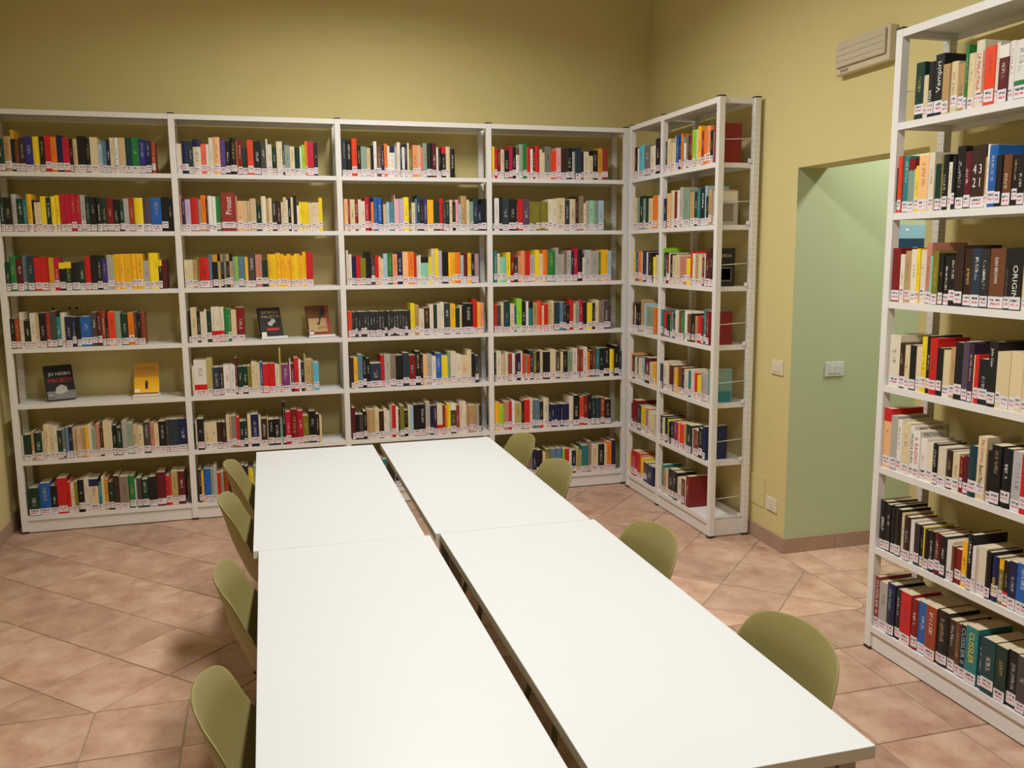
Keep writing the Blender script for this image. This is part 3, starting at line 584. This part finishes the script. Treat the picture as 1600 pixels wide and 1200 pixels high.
for bi, b in enumerate(BOOKS):
    case, bay, sh, cname, a, e, h, k, n = b
    w = e-a-.0006; hard = rnd.random() < (.55 if case == 'N' else .35) and w > .018
    d = rnd.uniform(.125, .145) if h < .2 else rnd.uniform(.14, .165)
    base, band, al = cname, cname, 0.
    if '^' in cname: base, band = cname.split('^'); al = .78
    if '_' in cname: base, band = cname.split('_'); al = -.32
    jit = rnd.uniform(.93, 1.06); c = [min(1, x*jit) for x in srgb(*colr(base))[:3]]
    lum = .3*c[0]+.6*c[1]+.1*c[2]; seed = rnd.random()
    dark = srgb(*rnd.choice(((30, 28, 28), (120, 30, 30), (40, 50, 90), (90, 70, 50)))); lite = srgb(*rnd.choice(((226, 216, 194), (200, 170, 110), (235, 232, 226), (190, 190, 195))))
    key = (case, bay, sh, k); ttl = TITLES.get(key)
    al2 = 0. if (ttl and bi in solo) else (.6 if rnd.random() < .7 else 0.)
    cols = ((*c, seed), (*(dark if lum > .18 else lite)[:3], al2), (*srgb(*colr(band))[:3], al))
    back = rnd.uniform(0, .010) if not hard else .005+rnd.uniform(0, .006)
    Mx = frame(case, (a+e)/2, LV[sh]+.0003, back)
    lab = not (k == n-1 and rnd.random() < .3)
    if bi not in solo:
        book_geo(w, d, h, hard, rest, (0, 1, 2), lambda p: tuple(Mx @ Vector(p)), lab, cols); continue
    acc = new_acc(); c1, c2, bul = book_geo(w, d, h, hard, acc, (0, 1, 2), None, lab, cols)
    o = link('book', acc_mesh('book', acc, [MT['cover']], 0, c1), None); o.matrix_world = Mx
    link('page_block', acc_mesh('page_block', acc, [MT['pages']], c1, c2), None, o)
    if lab: link('spine_label', acc_mesh('spine_label', acc, [MT['label']], c2), None, o)
    for s, inkc, top, ln, wd, down in ttl or ():
        me = text_mesh(s, h*ln, w*wd) if down != 2 else text_mesh(s, w*wd, h*ln)
        if me:
            t = link('title', me, ink(inkc, PAL[inkc]), o)
            zc = h*(1-top-ln/2)
            t.matrix_local = Matrix.Translation((0, -bul-.0006, zc)) @ Matrix.Rotation(math.pi/2, 4, 'X') @ Matrix.Rotation((math.pi/2, -math.pi/2, 0)[down], 4, 'Z')
    if key in COVERS:
        for it in COVERS[key]:
            if isinstance(it[0], str):
                me = text_mesh(it[0], d*it[3], h*it[4]); t = link('cover_title', me, ink(it[1], PAL[it[1]]), o)
                t.matrix_local = Matrix.Translation((w/2+.0008, d*.5, h*it[2])) @ Matrix.Rotation(math.pi/2, 4, 'Z') @ Matrix.Rotation(math.pi/2, 4, 'X')
            else:
                y0, y1, z0, z1, cc = it; box('cover_print', w/2+.0002, w/2+.0006, y0*d, y1*d, z0*h, z1*h, ink(cc, PAL[cc]), o)
    word = WORD[SHORT.get(base, base)]
    size = 'thick ' if w > .042 else ('thin ' if w < .018 else ('tall ' if h > .232 else ('short ' if h < .165 else '')))
    frm = ordinal(n-1-k)+' from corner end' if case == 'B' else (ordinal(k)+(' from corner end' if case == 'R' else ' from doorway end'))
    tag(o, '%s%s book, %s, %s, %s' % (size, word, frm, SHELF[sh], BAY[(case, bay)]), 'book', 'books on the %s, %s' % (SHELF[sh], BAY[(case, bay)]))
st = link('shelved_books', acc_mesh('shelved_books', rest, [MT['cover'], MT['pages'], MT['label']]), None)
st['kind'] = 'stuff'; tag(st, 'rows of small assorted books with white spine stickers filling the remaining shelf space', 'books')

# ------------------------------------------------------------------ display books leaning face out
def display_book(loc, w, h, lean, turn, base, marks, label, stand):
    """front cover faces -Y; marks: (text, ink, z centre share, width share, cap share) or rectangles"""
    root = thing('display_book', label, 'book', loc, turn)
    th = .022
    R = Matrix.Translation((0, 0, (th+.004 if stand else th)*math.sin(lean)+.0005)) @ Matrix.Rotation(-lean, 4, 'X')
    bm = bmesh.new(); add_box(bm, -w/2, w/2, 0, .0025, 0, h); add_box(bm, -w/2, w/2, th-.0025, th, 0, h); add_box(bm, -w/2, -w/2+.0025, .0025, th-.0025, 0, h)
    c = obj('cover', bm, mat_plain('display_cover_'+base, srgb(*PAL[base]), .6, noise=.06, spec=.25, scale=18), root); c.matrix_local = R
    p = box('page_block', -w/2+.003, w/2-.002, .0027, th-.0027, .002, h-.002, MT['pages'], root); p.matrix_local = R
    for m in marks:
        if m[0] == 'box':
            _, inkc, x0, x1, z0, z1 = m; q = box('cover_print', x0*w, x1*w, -.0006, -.0002, z0*h, z1*h, ink(inkc, PAL[inkc]), root); q.matrix_local = R
        elif m[0] == 'blob':
            _, inkc, pts = m; bm = bmesh.new(); f = [bm.verts.new((x*w, -.0008-.0001*len(pts), z*h)) for x, z in pts]; bm.faces.new(f)
            q = obj('cover_print', bm, ink(inkc, PAL[inkc]), root); q.matrix_local = R
        else:
            s, inkc, zc, wl, cap = m; me = text_mesh(s, w*wl, h*cap); t = link('title', me, ink(inkc, PAL[inkc]), root)
            t.matrix_local = R @ Matrix.Translation((.02*w, -.0012, zc*h)) @ Matrix.Rotation(math.pi/2, 4, 'X')
    if stand:
        s = thing('book_stand', stand, 'book stand', loc, turn)
        bm = bmesh.new(); add_box(bm, -w/2-.012, w/2+.014, -.030, -.004, -.0005, .0035); add_box(bm, -w/2-.012, w/2+.014, -.032, -.029, -.0005, .016)
        obj('front_ledge', bm, MT['acrylic'], s)
        bm = bmesh.new(); pts = [(-w*.42, th+.003), (w*.42, th+.003)]
        add_box(bm, -w*.3, w*.3, th+.001, th+.004, .0, h*.62); k = obj('back_plate', bm, MT['acrylic'], s); k.matrix_local = R
    return root

ZA, ZB = LV[4]+.0005, LV[3]+.0005
display_book((-3.745, .095, ZA), .162, .222, .32, .42, 'black', [('JO NESBO', 'white', .74, .80, .12), ('MACBETH', 'red', .57, .84, .12), ('box', 'grey', -.5, .5, .02, .26), ('blob', 'lightgrey', [(-.22, .20), (.0, .16), (.24, .24), (.2, .38), (.02, .44), (-.16, .36)]), ('box', 'white', -.46, -.24, .03, .17)], 'black thriller with white and red capitals on its cover, leaning on an emptied shelf', None)
display_book((-3.255, .100, ZA+.018), .148, .200, .42, .0, 'amber', [('box', 'ochre', -.5, .5, .52, 1.0), ('box', 'brown', -.36, .36, .80, .815), ('box', 'white', -.48, -.28, .02, .12), ('blob', 'black', [(-.05, .12), (.05, .12), (.06, .30), (.03, .40), (-.03, .40), (-.06, .30)])], 'yellow paperback with a small dark figure on its cover, leaning on an emptied shelf', None)
bk = thing('flat_book', 'slim pale book lying flat under the yellow paperback', 'book', (-3.255, .030, ZA))
box('cover', -.078, .078, 0, .135, 0, .002, MT['paper'], bk); box('page_block', -.076, .076, .002, .133, .002, .0145, MT['pages'], bk); box('cover', -.078, .078, 0, .135, .0145, .0165, MT['paper'], bk)
display_book((-2.458, .095, ZB+.004), .148, .200, .34, .32, 'charcoal', [('GIORGIO', 'beige', .84, .80, .10), ('FALETTI', 'beige', .69, .80, .10), ('box', 'red', -.22, .34, .22, .30), ('blob', 'silver', [(-.12, .40), (.02, .37), (.10, .45), (.22, .50), (.2, .60), (.06, .62), (-.02, .52), (-.14, .50)]), ('box', 'white', -.48, -.26, .02, .17)], 'charcoal book with pale capitals and linked rings on its cover, on a small stand', 'clear ledge stand under the charcoal display book')
display_book((-2.150, .095, ZB+.004), .154, .205, .32, .26, 'brown', [('box', 'tan', -.46, .34, .12, .58), ('box', 'rust', .34, .5, .0, 1.0), ('blob', 'black', [(-.12, .38), (.0, .46), (.06, .70), (.2, .95), (.34, .84), (.26, .70), (.12, .60), (.0, .34)]), ('box', 'cream', -.1, .36, .22, .30), ('box', 'white', -.48, -.28, .04, .22), ('box', 'red', -.5, .5, 0, .05)], 'reddish brown book with a dark silhouette on its cover, on a small stand', 'clear ledge stand under the reddish brown display book')

# ------------------------------------------------------------------ tables
TX0, TY0, TW, TGAP, TH = -2.5897, -1.3711, .5851, .0396, .72
def table(x0, y1, w, l, label, dz=0):
    t = thing('reading_table', label, 'table', (x0+w/2, y1-l/2, 0), -.0059, 'white reading tables pushed together in a block')
    zt = TH+dz
    bm = bmesh.new(); add_box(bm, -w/2, w/2, -l/2, l/2, zt-.028, zt)
    for f in bm.faces: f.material_index = 1 if abs(f.normal.z) < .5 else 0
    bmesh.ops.recalc_face_normals(bm, faces=bm.faces[:])
    for f in bm.faces: f.material_index = 0 if abs(f.normal.z) > .5 else 1
    obj('table_top', bm, [MT['table'], MT['tedge']], t, bevel=.0012)
    for sx in (-1, 1):
        for sy in (-1, 1):
            lg = box('leg', -.02, .02, -.02, .02, .012, zt-.028, MT['greymetal'], t, (sx*(w/2-.045), sy*(l/2-.045), 0), bevel=.002)
            box('foot', -.018, .018, -.018, .018, 0, .012, MT['black'], lg)
    for sx in (-1, 1): box('apron_rail', -.012, .012, -l/2+.066, l/2-.066, zt-.068, zt-.028, MT['greymetal'], t, (sx*(w/2-.045), 0, 0))
    for sy in (-1, 1): box('apron_rail', -w/2+.066, w/2-.066, -.012, .012, zt-.068, zt-.028, MT['greymetal'], t, (0, sy*(l/2-.045), 0))
    return t
L1, L2 = 1.5629, 1.5998
XB = TX0+TW+TGAP
table(TX0+.0, TY0, TW, L1, 'white reading table nearest the back shelves, on the side by the left wall')
table(XB, TY0+.003, TW, L1, 'white reading table nearest the back shelves, on the doorway side')
table(TX0+.008, TY0-L1-.003, TW, L2, 'white reading table farther from the back shelves, on the side by the left wall')
table(XB+.006, TY0-L1, TW, L2, 'white reading table farther from the back shelves, on the doorway side')

# ------------------------------------------------------------------ chairs
def make_chair():
    root = thing('shell_chair', 'chair', 'chair')
    #        x      z    half width  edge forward  edge up
    prof = [(-.290, .806, .080, .008, -.010), (-.287, .800, .140, .024, -.008), (-.280, .778, .180, .042, -.004), (-.268, .738, .200, .052, 0), (-.254, .68, .208, .062, 0), (-.236, .62, .210, .082, 0),
            (-.212, .56, .208, .105, 0), (-.190, .505, .208, .120, .006), (-.155, .463, .208, .110, .022), (-.10, .443, .208, .075, .032), (-.03, .438, .210, .032, .026), (.06, .440, .210, .0, .018), (.15, .446, .204, -.004, .012), (.20, .442, .186, -.012, .006), (.222, .428, .160, -.02, 0)]
    bm = bmesh.new(); NT = 12; rows = []
    for x, z, hw, ef, eu in prof:
        r = []
        for k in range(NT+1):
            t = -1+2*k/NT; q = abs(t)**2.2
            r.append(bm.verts.new((x+ef*q, hw*t, z+eu*q)))
        rows.append(r)
    for a, b in zip(rows, rows[1:]):
        for k in range(NT): bm.faces.new((a[k], a[k+1], b[k+1], b[k]))
    sh = obj('shell', bm, MT['olive'], root, smooth=True)
    so = sh.modifiers.new('thickness', 'SOLIDIFY'); so.thickness = .007; so.offset = 0
    sb = sh.modifiers.new('smooth', 'SUBSURF'); sb.levels = 2; sb.render_levels = 2
    box('under_frame', -.13, .13, -.12, .12, .405, .428, MT['oliveleg'], root, bevel=.004)
    for sx in (-1, 1):
        for sy in (-1, 1):
            bm = bmesh.new(); add_tube(bm, [(sx*.11, sy*.10, .415), (sx*.19, sy*.19, .012)], [.013, .009], 10)
            lg = obj('leg', bm, MT['oliveleg'], root, smooth=True)
            bm = bmesh.new(); add_tube(bm, [(sx*.19, sy*.19, .012), (sx*.192, sy*.192, 0)], .0095, 10); obj('glide', bm, MT['black'], lg)
    return root
chair = make_chair()
spots = [(-2.430, -1.94, 0, 1), (-2.430, -2.52, 0, 1), (-2.410, -3.34, 0, 1), (-2.420, -4.07, 0, 1),
         (-1.545, -1.78, 0, -1), (-1.563, -2.37, 0, -1), (-1.563, -3.35, 0, -1), (-1.563, -4.16, 0, -1)]
names = ['nearest the back shelves', 'second from the back shelves', 'third from the back shelves', 'farthest from the back shelves']
for i, (x, y, a, f) in enumerate(spots):
    c = chair if i == 0 else copy_tree(chair)
    c.location = (x, y, 0); c.rotation_euler = (0, 0, a if f > 0 else math.pi+a)
    tag(c, 'olive shell chair, %s, %s side of the tables' % (names[i % 4], 'left-wall' if f > 0 else 'doorway'), 'chair', 'olive shell chairs around the tables')

# ------------------------------------------------------------------ things on the walls
def wall_plate(name, label, cat, loc, rotz, w, h, mat, rockers=0, holes=0):
    """faces local -Y"""
    t = thing(name, label, cat, loc, rotz)
    box('plate', -w/2, w/2, -.009, 0, -h/2, h/2, mat, t, bevel=.0025)
    for k in range(rockers):
        rw = w*.62/rockers; x = (k-(rockers-1)/2)*rw
        box('rocker', x-rw/2+.001, x+rw/2-.001, -.0125, -.0092, -h*.28, h*.28, mat, t, bevel=.001)
    if holes:
        box('insert', -w*.27, w*.27, -.0105, -.0092, -h*.3, h*.3, mat, t)
        for k in range(holes):
            bm = bmesh.new(); z = (k-(holes-1)/2)*h*.19
            add_tube(bm, [(0, -.0107, z), (0, -.0104, z)], .0028, 10); obj('pin_hole', bm, MT['inkblack'], t)
    return t
ra = -math.pi/2 - .0225
wall_plate('light_switch', 'ivory double light switch on the yellow wall beside the doorway', 'light switch', (xw(-1.565)-.0003, -1.565, 1.050), ra, .118, .080, MT['ivoryplast'], 2)
wall_plate('light_switch', 'pale grey double light switch on the green passage wall', 'light switch', (.545, DY0-.0003, 1.045), 0, .122, .080, MT['greyplast'], 2)
wall_plate('wall_socket', 'ivory power socket low on the yellow wall by the doorway', 'socket', (xw(-1.555)-.0003, -1.555, .250), ra, .115, .078, MT['ivoryplast'], 0, 3)
t = thing('cover_plate', 'flush yellow painted cover plate low on the wall beside the corner bookcase', 'wall plate', (xw(-1.385)-.0003, -1.385, .295), ra)
box('plate', -.085, .085, -.005, 0, -.09, .09, MT['yellow'], t, bevel=.001)
t = thing('wall_socket', 'yellow painted socket plate on the back wall behind a half filled shelf', 'socket', (-3.72, YB-.0003, 1.375))
box('plate', -.12, .12, -.008, 0, -.04, .04, MT['yellow'], t, bevel=.002)
for x in (-.075, .02, .06): bm = bmesh.new(); add_tube(bm, [(x, -.0095, 0), (x, -.0082, 0)], .008, 10); obj('pin_hole', bm, MT['inkblack'], t)
# emergency lamp, unlit
yl0, yl1 = -2.045, -2.445
t = thing('emergency_light', 'unlit cream emergency light box high on the yellow wall above the doorway', 'light', (xw(-2.245)-.0003, (yl0+yl1)/2, 2.617), ra)
L = (yl0-yl1)
bm = bmesh.new(); add_box(bm, -L/2, L/2, -.042, 0, -.078, .078); obj('housing', bm, MT['housing'], t, bevel=.008)
bm = bmesh.new(); add_box(bm, -L/2+.018, L/2-.018, -.056, -.043, -.045, .068); obj('diffuser', bm, MT['diffuser'], t, bevel=.006)
for k in range(3): box('diffuser_rib', -L/2+.03, L/2-.03, -.0585, -.0562, -.02+k*.028, -.016+k*.028, MT['diffuser'], t)
for k in range(4): box('badge_mark', -L/2+.045+k*.016, -L/2+.057+k*.016, -.0428, -.0421, -.067, -.055, ink('grey', PAL['grey']), t)
# poster in the passage
t = thing('poster', 'light blue poster with a dark blue lower picture on the green passage wall', 'poster', (1.04, DY0-.001, 1.72))
box('sheet', -.17, .17, -.002, 0, -.14, .12, ink('poster_blue', (150, 190, 214)), t); box('picture', -.16, .12, -.0026, -.0021, -.13, .045, ink('poster_dark', (30, 62, 92)), t)
box('picture_figure', -.02, .01, -.0032, -.0027, -.10, .0, ink('steel', PAL['steel']), t); box('tape', -.075, -.055, -.0032, -.0021, .085, .10, MT['paper'], t)

# ------------------------------------------------------------------ lamps: suspended fluorescents over the room, one in the passage
def lamp(loc, rot, L, W, watts, col, zceil, label, group=None, spread=math.pi):
    t = thing('pendant_lamp', label, 'lamp', loc, rot, group)
    bm = bmesh.new(); add_box(bm, -W/2, W/2, -L/2, L/2, .012, .06); obj('housing', bm, MT['steel'], t, bevel=.004)
    box('diffuser', -W/2+.01, W/2-.01, -L/2+.01, L/2-.01, .002, .0118, emit_mat('lamp_diffuser', col, 3), t)
    for s in (-1, 1):
        bm = bmesh.new(); add_tube(bm, [(0, s*L*.35, .06), (0, s*L*.35, zceil-loc[2]-.001)], .003, 6); obj('suspension_rod', bm, MT['greymetal'], t)
    ld = bpy.data.lights.new('tube_light', 'AREA'); ld.shape = 'RECTANGLE'; ld.size = W-.03; ld.size_y = L-.03; ld.energy = watts; ld.spread = spread; ld.color = col
    lo = bpy.data.objects.new('tube_light', ld); COL.objects.link(lo); lo.parent = t; lo.location = (0, 0, -.004)
    return t
for i, y in enumerate((-1.7, -4.4)):
    lamp((-1.75, y, 3.60), 0, 1.5, .28, LAMP_W, LAMP_C, ZC, 'long white pendant lamp over the tables, %s from the back shelves' % ORD[i], 'pendant lamps in a row over the tables', math.radians(160))
lamp((1.25, -2.45, 3.12), 0, .9, .25, PASS_W, PASS_C, PZ, 'white pendant lamp in the green passage')
print('books', len(BOOKS), 'tiles', ntile)
